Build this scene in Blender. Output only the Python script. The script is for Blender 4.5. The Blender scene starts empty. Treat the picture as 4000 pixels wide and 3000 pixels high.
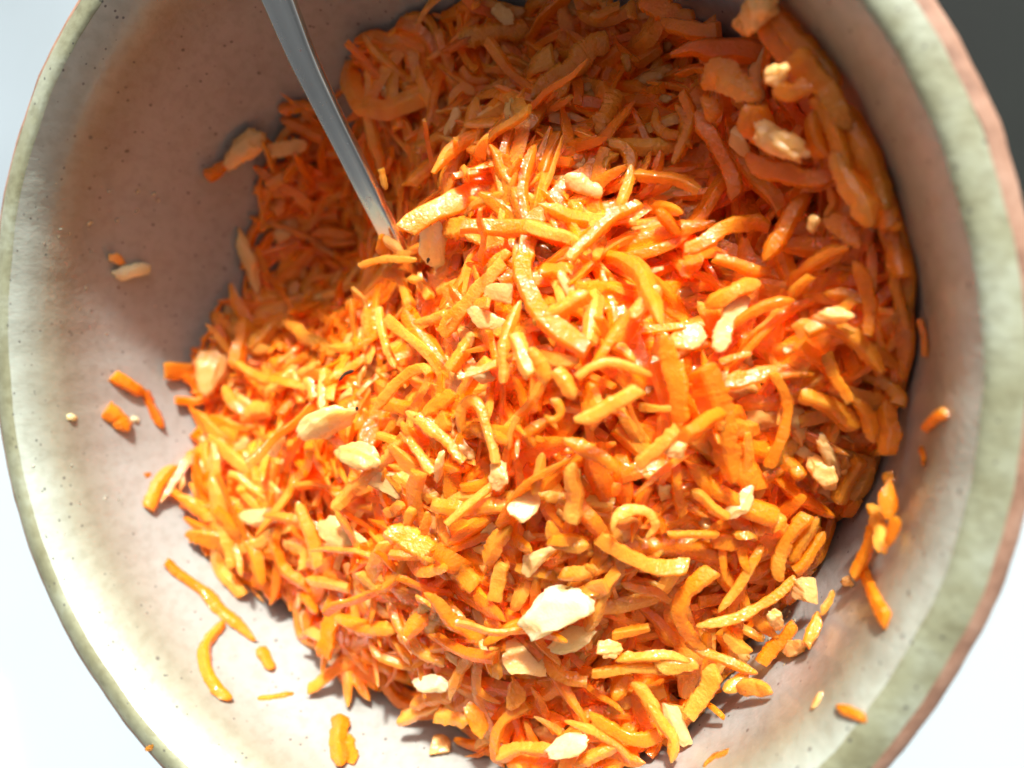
import bpy, bmesh, math, random
import numpy as np
from mathutils import Matrix, Vector

# ------------------------------------------------------------------ camera, sky, sun, exposure
S = 0.1                                   # one unit below = the bowl's radius = 10 cm
SC = bpy.context.scene
COL = SC.collection
F = 2800.0
CAM = np.array([0.7342, 0.0963, 1.0621])
CM = np.array([[0.92455, -0.03198, 0.37972], [0.0, 0.99647, 0.08391], [-0.38106, -0.07758, 0.92129]])
cd = bpy.data.cameras.new('camera'); cam = bpy.data.objects.new('camera', cd); COL.objects.link(cam)
mw = Matrix([list(CM[i]) + [CAM[i] * S] for i in range(3)] + [[0, 0, 0, 1]])
cam.matrix_world = mw
cd.sensor_width = 36.0; cd.lens = 36.0 * F / 4000.0
cd.clip_start = 0.005; cd.clip_end = 50.0
cd.dof.use_dof = True; cd.dof.focus_distance = 0.136; cd.dof.aperture_fstop = 8.5
SC.camera = cam

SUN_EL, SUN_AZ = 29.0, 12.0
w = bpy.data.worlds.new('World'); SC.world = w; w.use_nodes = True
nt = w.node_tree; bg = nt.nodes['Background']
sky = nt.nodes.new('ShaderNodeTexSky'); sky.sky_type = 'NISHITA'; sky.sun_disc = False
sky.sun_elevation = math.radians(SUN_EL); sky.sun_rotation = math.radians(SUN_AZ)
hs = nt.nodes.new('ShaderNodeHueSaturation'); hs.inputs['Saturation'].default_value = 0.3
nt.links.new(sky.outputs['Color'], hs.inputs['Color']); nt.links.new(hs.outputs['Color'], bg.inputs['Color']); sky.air_density = 0.25; sky.dust_density = 3.0; sky.ozone_density = 0.0; bg.inputs['Strength'].default_value = 0.11
sl = bpy.data.lights.new('sun', 'SUN'); sl.energy = 4.4; sl.angle = math.radians(5.0); sl.color = (1.0, 0.99, 0.97)
so = bpy.data.objects.new('sun', sl); COL.objects.link(so)
sd = Vector((math.sin(math.radians(SUN_AZ)) * math.cos(math.radians(SUN_EL)), math.cos(math.radians(SUN_AZ)) * math.cos(math.radians(SUN_EL)), math.sin(math.radians(SUN_EL))))
so.rotation_euler = sd.to_track_quat('Z', 'Y').to_euler()
SC.view_settings.view_transform = 'Standard'; SC.view_settings.look = 'None'
SC.view_settings.exposure = 0.76; SC.view_settings.gamma = 1.0
SC.cycles.max_bounces = 8; SC.cycles.diffuse_bounces = 4; SC.cycles.glossy_bounces = 4
SC.cycles.transmission_bounces = 4
SC.cycles.use_denoising = True

# ------------------------------------------------------------------ small helpers
RNG = np.random.default_rng(7)
def ray(u, v):
    return CM @ np.array([(u - 2000) / F, -(v - 1500) / F, -1.0])
def at(u, v, z):
    d = ray(u, v); return CAM + (z - CAM[2]) / d[2] * d
def proj(q):
    c = CM.T @ (np.asarray(q, float) - CAM); return 2000 + F * c[0] / -c[2], 1500 - F * c[1] / -c[2]

def tag(o, label=None, cat=None, group=None, kind=None):
    if label: o['label'] = label
    if cat: o['category'] = cat
    if group: o['group'] = group
    if kind: o['kind'] = kind
    return o
def link(name, verts, faces, m, parent=None, tone=None, smooth=True):
    sharp = name in ('carrot_shred', 'apple_shred', 'carrot_mass')
    me = bpy.data.meshes.new(name)
    me.from_pydata((np.asarray(verts) * S).tolist(), [], faces)
    if smooth: me.polygons.foreach_set('use_smooth', [True] * len(me.polygons))
    if tone is not None:
        a = me.attributes.new('tone', 'FLOAT', 'POINT')
        a.data.foreach_set('value', np.broadcast_to(np.asarray(tone, dtype=np.float32), (len(verts),)).copy())
    if sharp: me.set_sharp_from_angle(angle=math.radians(32))
    me.materials.append(m); me.update()
    o = bpy.data.objects.new(name, me); COL.objects.link(o)
    if parent: o.parent = parent
    return o
def empty(name, loc=(0, 0, 0)):
    o = bpy.data.objects.new(name, None); COL.objects.link(o); o.location = Vector(loc) * S
    o.empty_display_size = 0.01
    return o

# ------------------------------------------------------------------ materials
class NB:
    def __init__(s, name):
        s.m = bpy.data.materials.new(name); s.m.use_nodes = True
        s.t = s.m.node_tree; s.b = s.t.nodes['Principled BSDF']
    def n(s, typ, **kw):
        nd = s.t.nodes.new(typ)
        for k, v in kw.items():
            if k[0] == '_': setattr(nd, k[1:], v)
            else: nd.inputs[k.replace('_', ' ')].default_value = v
        return nd
    def l(s, a, ao, b, bi): s.t.links.new(a.outputs[ao], b.inputs[bi])
    def ramp(s, stops, interp='LINEAR'):
        r = s.t.nodes.new('ShaderNodeValToRGB'); r.color_ramp.interpolation = interp
        e = r.color_ramp.elements
        while len(e) > len(stops): e.remove(e[-1])
        while len(e) < len(stops): e.new(1.0)
        for i, (p, c) in enumerate(stops):
            e[i].position = p; e[i].color = (*c, 1) if len(c) == 3 else c
        return r
    def mix(s, typ='MIX'):
        return s.n('ShaderNodeMix', _data_type='RGBA', _blend_type=typ)

def food_material(name, lo, mid, hi, sss=0.95, radius=(1.0, 0.45, 0.10), scale=0.005, rough=0.36, bump=0.5):
    B = NB(name); b = B.b
    tc = B.n('ShaderNodeNewGeometry')
    at_ = B.n('ShaderNodeAttribute', _attribute_name='tone')
    n1 = B.n('ShaderNodeTexNoise', Scale=380.0, Detail=3.0); B.l(tc, 'Position', n1, 'Vector')
    ad = B.n('ShaderNodeMath', _operation='MULTIPLY_ADD'); ad.inputs[1].default_value = 0.5
    B.l(n1, 'Fac', ad, 0); B.l(at_, 'Fac', ad, 2)
    sb = B.n('ShaderNodeMath', _operation='SUBTRACT'); B.l(ad, 0, sb, 0); sb.inputs[1].default_value = 0.25
    r = B.ramp([(0.0, lo), (0.5, mid), (1.0, hi)]); B.l(sb, 0, r, 'Fac')
    B.l(r, 'Color', b, 'Base Color')
    b.subsurface_method = 'BURLEY'
    b.inputs['Subsurface Weight'].default_value = sss
    b.inputs['Subsurface Radius'].default_value = radius
    b.inputs['Subsurface Scale'].default_value = scale
    b.inputs['IOR'].default_value = 1.4
    n2 = B.n('ShaderNodeTexNoise', Scale=2300.0, Detail=2.0); B.l(tc, 'Position', n2, 'Vector')
    rr = B.n('ShaderNodeMapRange'); rr.inputs['From Min'].default_value = 0.35; rr.inputs['From Max'].default_value = 0.65
    rr.inputs['To Min'].default_value = rough - 0.16; rr.inputs['To Max'].default_value = rough + 0.14
    n3 = B.n('ShaderNodeTexNoise', Scale=260.0, Detail=2.0); B.l(tc, 'Position', n3, 'Vector')
    B.l(n3, 'Fac', rr, 'Value'); B.l(rr, 'Result', b, 'Roughness')
    bp = B.n('ShaderNodeBump', Strength=bump, Distance=0.0005)
    mx = B.n('ShaderNodeMath', _operation='ADD'); B.l(n2, 'Fac', mx, 0)
    n4 = B.n('ShaderNodeTexNoise', Scale=1100.0, Detail=1.0); B.l(tc, 'Position', n4, 'Vector'); B.l(n4, 'Fac', mx, 1)
    B.l(mx, 0, bp, 'Height'); B.l(bp, 'Normal', b, 'Normal'); n5 = B.n('ShaderNodeTexNoise', Scale=1250.0, Detail=1.5); B.l(tc, 'Position', n5, 'Vector'); bc = B.n('ShaderNodeBump', Strength=0.75, Distance=0.0005); B.l(n5, 'Fac', bc, 'Height'); B.l(bc, 'Normal', b, 'Coat Normal')
    b.inputs['Coat Weight'].default_value = 0.75; b.inputs['Coat Roughness'].default_value = 0.08; b.inputs['Specular IOR Level'].default_value = 0.35
    return B.m
M_CARROT = food_material('carrot', (0.85, 0.165, 0.003), (0.90, 0.24, 0.009), (0.94, 0.37, 0.05))
M_PALE = food_material('garlic', (0.84, 0.47, 0.12), (0.87, 0.66, 0.30), (0.9, 0.77, 0.46), sss=0.9, radius=(1, 0.7, 0.35), scale=0.005, rough=0.34, bump=0.35)
M_YELL = food_material('apple', (0.88, 0.31, 0.055), (0.90, 0.42, 0.115), (0.92, 0.54, 0.20), sss=0.8, radius=(1, 0.6, 0.2), scale=0.003, rough=0.26, bump=0.3)

def glaze_material(name, zoned):
    B = NB(name); b = B.b
    tc = B.n('ShaderNodeTexCoord')
    sp = B.n('ShaderNodeSeparateXYZ'); B.l(tc, 'Object', sp, 'Vector')
    # cloudy variation, stretched down the wall
    n1 = B.n('ShaderNodeTexNoise', Scale=55.0, Detail=5.0, Roughness=0.62); B.l(tc, 'Object', n1, 'Vector')
    n2 = B.n('ShaderNodeTexNoise', Scale=420.0, Detail=3.0); B.l(tc, 'Object', n2, 'Vector')
    if zoned:
        # height in the bowl -> colour zone (pale lip with the crest highlight painted in, brown olive band, beige pink body)
        zz = B.n('ShaderNodeMath', _operation='MULTIPLY_ADD'); zz.inputs[1].default_value = 0.0045; B.l(n1, 'Fac', zz, 0); B.l(sp, 'Z', zz, 2)
        mr = B.n('ShaderNodeMapRange'); mr.inputs['From Min'].default_value = -0.030; mr.inputs['From Max'].default_value = 0.0032
        B.l(zz, 0, mr, 'Value')
        base = B.ramp([(0.0, (0.40, 0.405, 0.365)), (0.34, (0.395, 0.395, 0.35)), (0.50, (0.35, 0.335, 0.275)), (0.66, (0.29, 0.28, 0.205)), (0.78, (0.35, 0.36, 0.265)), (0.87, (0.40, 0.43, 0.34)), (0.95, (0.48, 0.54, 0.45))])
        B.l(mr, 'Result', base, 'Fac')
    else:
        base = B.ramp([(0.3, (0.24, 0.235, 0.13)), (0.5, (0.32, 0.33, 0.21)), (0.68, (0.40, 0.43, 0.32))]); B.l(n1, 'Fac', base, 'Fac')
    m1 = B.mix('MULTIPLY'); m1.inputs['Factor'].default_value = 0.55
    B.l(base, 'Color', m1, 'A')
    c1 = B.ramp([(0.3, (0.84, 0.81, 0.77)), (0.6, (1, 1, 1))]); B.l(n1, 'Fac', c1, 'Fac'); B.l(c1, 'Color', m1, 'B')
    m2 = B.mix('MULTIPLY'); m2.inputs['Factor'].default_value = 0.35 if zoned else 0.5
    B.l(m1, 'Result', m2, 'A'); c2 = B.ramp([(0.35, (0.7, 0.66, 0.6)), (0.55, (1, 1, 1))]); B.l(n2, 'Fac', c2, 'Fac'); B.l(c2, 'Color', m2, 'B')
    # iron specks: three sizes of sparse dark dots
    prev = m2
    at2 = B.n('ShaderNodeMath', _operation='ARCTAN2'); B.l(sp, 'Y', at2, 0); B.l(sp, 'X', at2, 1)
    mu = B.n('ShaderNodeMath', _operation='MULTIPLY'); mu.inputs[1].default_value = 0.085; B.l(at2, 0, mu, 0)
    dv = B.n('ShaderNodeVectorMath', _operation='LENGTH'); B.l(tc, 'Object', dv, 0)
    sb_ = B.n('ShaderNodeMath', _operation='MULTIPLY_ADD'); sb_.inputs[1].default_value = 1.0; B.l(sp, 'Z', sb_, 0); B.l(dv, 'Value', sb_, 2)
    cmb = B.n('ShaderNodeCombineXYZ'); B.l(mu, 0, cmb, 'X'); B.l(sb_, 0, cmb, 'Y')
    for sc, thr, keep in ((85.0, 0.035, 0.5), (190.0, 0.055, 0.5), (420.0, 0.09, 0.22)):
        vo = B.n('ShaderNodeTexVoronoi', _voronoi_dimensions='2D', Scale=sc); B.l(cmb, 'Vector', vo, 'Vector')
        sc_ = B.n('ShaderNodeSeparateColor'); B.l(vo, 'Color', sc_, 'Color')
        k1 = B.n('ShaderNodeMath', _operation='LESS_THAN'); k1.inputs[1].default_value = keep; B.l(sc_, 'Red', k1, 0)
        th = B.n('ShaderNodeMath', _operation='MULTIPLY'); th.inputs[1].default_value = thr * 1.6; B.l(sc_, 'Green', th, 0)
        wv = B.n('ShaderNodeMath', _operation='SUBTRACT'); B.l(th, 0, wv, 0); B.l(vo, 'Distance', wv, 1)
        st = B.n('ShaderNodeMath', _operation='MULTIPLY', _use_clamp=True); st.inputs[1].default_value = 25.0; B.l(wv, 0, st, 0)
        ml = B.n('ShaderNodeMath', _operation='MULTIPLY'); B.l(st, 0, ml, 0); B.l(k1, 0, ml, 1)
        f = B.n('ShaderNodeMath', _operation='MULTIPLY'); f.inputs[1].default_value = 0.8; B.l(ml, 0, f, 0)
        mm = B.mix(); B.l(f, 0, mm, 'Factor'); B.l(prev, 'Result', mm, 'A'); mm.inputs['B'].default_value = (0.07, 0.065, 0.06, 1)
        prev = mm
    B.l(prev, 'Result', b, 'Base Color')
    b.inputs['Roughness'].default_value = 0.34
    b.inputs['Coat Weight'].default_value = 0.25; b.inputs['Coat Roughness'].default_value = 0.15
    n3 = B.n('ShaderNodeTexNoise', Scale=900.0, Detail=2.0); B.l(tc, 'Object', n3, 'Vector')
    ad = B.n('ShaderNodeMath', _operation='MULTIPLY_ADD'); ad.inputs[1].default_value = 3.0 if zoned else 1.2; B.l(n1, 'Fac', ad, 0); B.l(n3, 'Fac', ad, 2)
    bp = B.n('ShaderNodeBump', Strength=0.22 if zoned else 0.25, Distance=0.0004); B.l(ad, 0, bp, 'Height'); B.l(bp, 'Normal', b, 'Normal')
    return B.m
M_GLAZE = glaze_material('stoneware_glaze', True)
M_RIM = glaze_material('olive_rim_glaze', False)
def clay():
    B = NB('bare_clay'); b = B.b; tc = B.n('ShaderNodeTexCoord')
    n1 = B.n('ShaderNodeTexNoise', Scale=160.0, Detail=6.0, Roughness=0.7); B.l(tc, 'Object', n1, 'Vector')
    r = B.ramp([(0.3, (0.20, 0.10, 0.06)), (0.5, (0.34, 0.185, 0.115)), (0.7, (0.43, 0.26, 0.175))]); B.l(n1, 'Fac', r, 'Fac'); B.l(r, 'Color', b, 'Base Color')
    b.inputs['Roughness'].default_value = 0.7
    bp = B.n('ShaderNodeBump', Strength=0.6, Distance=0.0005); B.l(n1, 'Fac', bp, 'Height'); B.l(bp, 'Normal', b, 'Normal')
    return B.m
M_CLAY = clay()
def steel():
    B = NB('spoon_steel'); b = B.b; tc = B.n('ShaderNodeTexCoord')
    b.inputs['Metallic'].default_value = 1.0; b.inputs['Base Color'].default_value = (0.80, 0.79, 0.69, 1)
    n1 = B.n('ShaderNodeTexNoise', Scale=260.0, Detail=5.0, Roughness=0.7); B.l(tc, 'Object', n1, 'Vector')
    mr = B.n('ShaderNodeMapRange'); mr.inputs['To Min'].default_value = 0.16; mr.inputs['To Max'].default_value = 0.34; B.l(n1, 'Fac', mr, 'Value'); B.l(mr, 'Result', b, 'Roughness')
    bp = B.n('ShaderNodeBump', Strength=0.06, Distance=0.0003); B.l(n1, 'Fac', bp, 'Height'); B.l(bp, 'Normal', b, 'Normal')
    return B.m
M_STEEL = steel()
def plain(name, c, rough=0.5, c2=None, sc=30.0, bump=0.1):
    B = NB(name); b = B.b; tc = B.n('ShaderNodeTexCoord')
    n1 = B.n('ShaderNodeTexNoise', Scale=sc, Detail=5.0); B.l(tc, 'Object', n1, 'Vector')
    r = B.ramp([(0.3, c2 or tuple(x * 0.9 for x in c)), (0.7, c)]); B.l(n1, 'Fac', r, 'Fac'); B.l(r, 'Color', b, 'Base Color')
    b.inputs['Roughness'].default_value = rough
    bp = B.n('ShaderNodeBump', Strength=bump, Distance=0.0005); B.l(n1, 'Fac', bp, 'Height'); B.l(bp, 'Normal', b, 'Normal')
    return B.m
M_TABLE = plain('white_tabletop', (0.58, 0.69, 0.715), 0.4, (0.56, 0.67, 0.70), 12.0, 0.03)
M_CARD = plain('white_card', (0.84, 0.83, 0.80), 0.6)
M_DARK = plain('dark_enamel', (0.012, 0.017, 0.013), 0.9, (0.008, 0.011, 0.009), 25.0, 0.1)
M_DARK2 = plain('dark_enamel_ring', (0.075, 0.08, 0.07), 0.5, (0.05, 0.055, 0.05), 25.0, 0.1)
M_PEPPER = plain('pepper', (0.03, 0.02, 0.012), 0.6)

# ------------------------------------------------------------------ setting: table and what lies beyond the bowl
ZT = -0.93
def box(name, x0, x1, y0, y1, z0, z1, m, parent=None, bev=0.0, rot=0.0):
    bm = bmesh.new(); bmesh.ops.create_cube(bm, size=1.0)
    for v in bm.verts:
        v.co = Vector(((v.co.x * (x1 - x0)) * S, (v.co.y * (y1 - y0)) * S, (v.co.z * (z1 - z0)) * S))
    if bev: bmesh.ops.bevel(bm, geom=bm.edges[:], offset=bev * S, segments=3, affect='EDGES', profile=0.5)
    me = bpy.data.meshes.new(name); bm.to_mesh(me); bm.free(); me.materials.append(m)
    o = bpy.data.objects.new(name, me); COL.objects.link(o)
    o.location = Vector(((x0 + x1) / 2, (y0 + y1) / 2, (z0 + z1) / 2)) * S; o.rotation_euler.z = rot
    if parent: o.parent = parent
    return o
tb = box('table_top', -7, 7, -7, 7, ZT - 0.3, ZT, M_TABLE, bev=0.03); tag(tb, kind='structure')

# ------------------------------------------------------------------ the bowl
PROF = [(0.9366, 0.0), (0.929, -0.012), (0.916, -0.034), (0.907, -0.06), (0.900, -0.09), (0.896, -0.12), (0.892, -0.16), (0.884, -0.22), (0.868, -0.30),
        (0.842, -0.39), (0.80, -0.49), (0.735, -0.60), (0.64, -0.70), (0.52, -0.775), (0.38, -0.825), (0.22, -0.853), (0.1, -0.862), (0.0, -0.864)]
_pz = np.array([p[1] for p in PROF])[::-1]; _pr = np.array([p[0] for p in PROF])[::-1]
def wall_r(z): return np.interp(z, _pz, _pr)
def wall_z(r): return np.interp(r, _pr, _pz)
def spline(pts, n):
    P = np.asarray(pts, float)
    if len(P) == 2: P = np.vstack([P[0], P.mean(0), P[1]])
    Q = np.vstack([2 * P[0] - P[1], P, 2 * P[-1] - P[-2]])
    seg = np.linalg.norm(np.diff(P, axis=0), axis=1); cum = np.r_[0, np.cumsum(seg)]
    out = []
    for s in np.linspace(0, cum[-1], n):
        i = min(np.searchsorted(cum, s, side='right') - 1, len(seg) - 1); t = (s - cum[i]) / max(seg[i], 1e-9)
        p0, p1, p2, p3 = Q[i], Q[i + 1], Q[i + 2], Q[i + 3]
        out.append(0.5 * ((2 * p1) + (-p0 + p2) * t + (2 * p0 - 5 * p1 + 4 * p2 - p3) * t * t + (-p0 + 3 * p1 - 3 * p2 + p3) * t ** 3))
    return np.array(out)
NSEG = 320
TH = np.linspace(0, 2 * np.pi, NSEG, endpoint=False)
def wob(th, k=0):
    return 0.0022 * np.sin(3 * th + 1 + k) + 0.0016 * np.sin(7 * th + 2) + 0.0008 * np.sin(19 * th + 3 * k) + 0.0006 * np.sin(41 * th + k) + 0.0004 * np.sin(97 * th)
def lathe(name, prof, m, parent, wobble=1.0, chip=False):
    V = []; nP = len(prof)
    for j, (r, z) in enumerate(prof):
        rr = r + wob(TH, 0.0) * wobble * (1 if z > -0.3 else 0.4)
        zz = z + 0.0018 * np.sin(5 * TH + 2) * wobble + 0.0007 * np.sin(23 * TH + 1.3) * wobble
        if chip:
            jit = np.interp(TH, np.linspace(0, 2 * np.pi, 161), CH)
            rr = rr + jit * 0.0003; zz = zz + jit * 0.0003
        V.append(np.stack([rr * np.cos(TH), rr * np.sin(TH), zz], 1))
    V = np.vstack(V); Fc = []
    for j in range(nP - 1):
        for i in range(NSEG):
            a = j * NSEG + i; b = j * NSEG + (i + 1) % NSEG
            Fc.append((a, b, b + NSEG, a + NSEG))
    return link(name, V, Fc, m, parent)
CHS = 0.4
CH = np.random.default_rng(3).normal(0, 1, 161); CH[-1] = CH[0]
bowl = empty('bowl', (0, 0, 0)); tag(bowl, 'deep stoneware bowl with sage green glazed rim and bare terracotta edge', 'bowl')
inner = [tuple(p) for p in spline(PROF, 60)][::-1]; inner[0] = (0.0005, inner[0][1])
lathe('inner_wall', inner, M_GLAZE, bowl)
lathe('glazed_rim', [(0.9366, 0.0), (0.941, 0.004), (0.948, 0.0058), (0.958, 0.006), (0.970, 0.0048), (0.983, 0.0012)], M_RIM, bowl)
lathe('clay_edge', [(0.983, 0.0012), (0.989, -0.0008), (0.996, -0.004), (1.004, -0.011), (1.0075, -0.021), (1.006, -0.040), (0.985, -0.08)], M_CLAY, bowl, chip=True)
lathe('outer_wall', [(0.985, -0.08), (0.972, -0.12), (0.962, -0.22), (0.93, -0.40), (0.86, -0.58), (0.74, -0.73), (0.60, -0.84), (0.52, -0.87)], M_CLAY, bowl)
lathe('foot_ring', [(0.52, -0.87), (0.53, -0.90), (0.53, ZT + 0.002), (0.46, ZT + 0.002), (0.45, -0.89), (0.0005, -0.89)], M_CLAY, bowl)

def hit_wall(u, v):
    d = ray(u, v); t = np.linspace(0.7, 2.9, 2400); P = CAM + t[:, None] * d
    r = np.hypot(P[:, 0], P[:, 1])
    k = np.where((r > wall_r(np.clip(P[:, 2], -0.864, 0))) & (P[:, 2] < 0.0))[0]
    q = P[k[0]] if len(k) else P[-1]
    z = q[2]; rr = math.hypot(q[0], q[1]) + 1e-9; dr = (wall_r(min(z + .02, 0)) - wall_r(z - .02)) / .04
    n = np.array([-q[0] / rr, -q[1] / rr, dr]); n /= np.linalg.norm(n)
    return q, n

# ------------------------------------------------------------------ the heap's surface: height over the bowl's plan
EDGE = [(830, 1300, -.50), (760, 1480, -.50), (880, 1720, -.44), (700, 1880, -.42), (870, 2200, -.38), (1130, 2260, -.34), (1240, 2600, -.32), (1480, 2760, -.31), (1750, 2790, -.30),
        (1900, 3060, -.46), (2350, 3080, -.46), (2700, 2900, -.40), (3000, 2600, -.37), (3210, 2300, -.34), (3330, 2020, -.28), (3480, 1720, -.25), (3570, 1300, -.20), (3560, 1000, -.17),
        (3440, 700, -.14), (3250, 330, -.12), (3060, 60, -.12)]
INN = [(2900, 500, -.24), (2700, 200, -.36), (3100, 900, -.25), (2000, 1450, -.09), (2200, 1450, -.05), (1600, 1750, -.16), (1300, 1700, -.22), (1100, 1800, -.30), (1900, 1000, -.20),
       (2400, 950, -.18), (2800, 1300, -.2), (2400, 1800, -.09), (2100, 2350, -.13), (1800, 2150, -.15), (1500, 2350, -.20), (1300, 2100, -.25), (2700, 2000, -.18), (3100, 1700, -.25),
       (2500, 2600, -.25), (2900, 2300, -.27), (1900, 500, -.30), (1750, 650, -.32), (2300, 400, -.36), (2000, 250, -.44), (1650, 150, -.54), (1300, 450, -.66), (1100, 600, -.66),
       (1000, 800, -.66), (1300, 900, -.66), (1200, 1150, -.62), (1450, 1080, -.46), (1100, 1380, -.42), (950, 1480, -.46), (1650, 1000, -.33), (1520, 700, -.52), (2500, 50, -.42), (1400, 10, -.7), (1520, 130, -.7), (1720, 10, -.6), (1250, 560, -.7), (1060, 520, -.7), (1180, 750, -.7)]
def snap(q, off=0.06):
    p = at(*q)
    if math.hypot(p[0], p[1]) > wall_r(p[2]) - .03:
        h_, n_ = hit_wall(q[0], q[1]); p = h_ + n_ * off
    return p
_cp = np.array([snap(q) for q in EDGE + INN] + [(0.45, 0.75, -0.3), (0.1, 0.86, -0.42), (-0.2, 0.84, -0.5), (-0.5, 0.7, -0.55)])
def _phi(d2): return np.sqrt(d2 + 0.012)
_A = _phi(((_cp[:, None, :2] - _cp[None, :, :2]) ** 2).sum(-1)) + np.eye(len(_cp)) * -0.02
_W = np.linalg.solve(_A, _cp[:, 2] - _cp[:, 2].mean())
LUMP = [(RNG.uniform(7, 24), RNG.uniform(0, 2 * np.pi), RNG.uniform(0, 6.3)) for _ in range(9)]
def H(x, y, lump=True):
    if lump: return np.minimum(_H(x, y, True), _H(x, y, False) - 0.008)
    return _H(x, y, False)
def _H(x, y, lump):
    x = np.asarray(x, float); y = np.asarray(y, float)
    d2 = (x[..., None] - _cp[:, 0]) ** 2 + (y[..., None] - _cp[:, 1]) ** 2
    h = _phi(d2) @ _W + _cp[:, 2].mean()
    if lump:
        for f, a, p in LUMP: h = h + 0.018 * np.sin(f * (x * np.cos(a) + y * np.sin(a)) + p)
        h = h - 0.032
    return np.minimum(h, -0.06)
EDGE_W = [snap(q, .015)[:2] for q in EDGE]
POLY = np.array(EDGE_W + [np.array([r * math.cos(math.radians(a)), r * math.sin(math.radians(a))]) for a, r in ((38, .88), (50, .87), (65, .86), (80, .85), (95, .84), (108, .83))]
                + [snap(q, .01)[:2] for q in ((1330, -60, -.6), (1310, 40, -.6), (1400, 150, -.6), (1530, 210, -.6), (1560, 330, -.6), (1380, 350, -.6), (1150, 370, -.6), (1040, 460, -.6), (960, 680, -.6), (1080, 800, -.6), (1090, 950, -.62), (1060, 1200, -.58))])
def inside(x, y):
    x = np.asarray(x, float); y = np.asarray(y, float); c = np.zeros(x.shape, bool); n = len(POLY)
    for i in range(n):
        x1, y1 = POLY[i]; x2, y2 = POLY[(i + 1) % n]
        k = ((y1 > y) != (y2 > y)) & (x < (x2 - x1) * (y - y1) / (y2 - y1 + 1e-12) + x1)
        c ^= k
    return c
def hit_heap(u, v):
    d = ray(u, v); t = np.linspace(0.7, 2.9, 900); P = CAM + t[:, None] * d
    h = H(P[:, 0], P[:, 1], False); r = np.hypot(P[:, 0], P[:, 1])
    k = np.where(((P[:, 2] < h) & (r < 1.0) & (P[:, 2] < -0.02)) | ((P[:, 2] < wall_z(np.minimum(r, 0.936)) + 0.015) & (P[:, 2] < -0.02)))[0]
    return t[k[0]] if len(k) else 1.6
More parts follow.
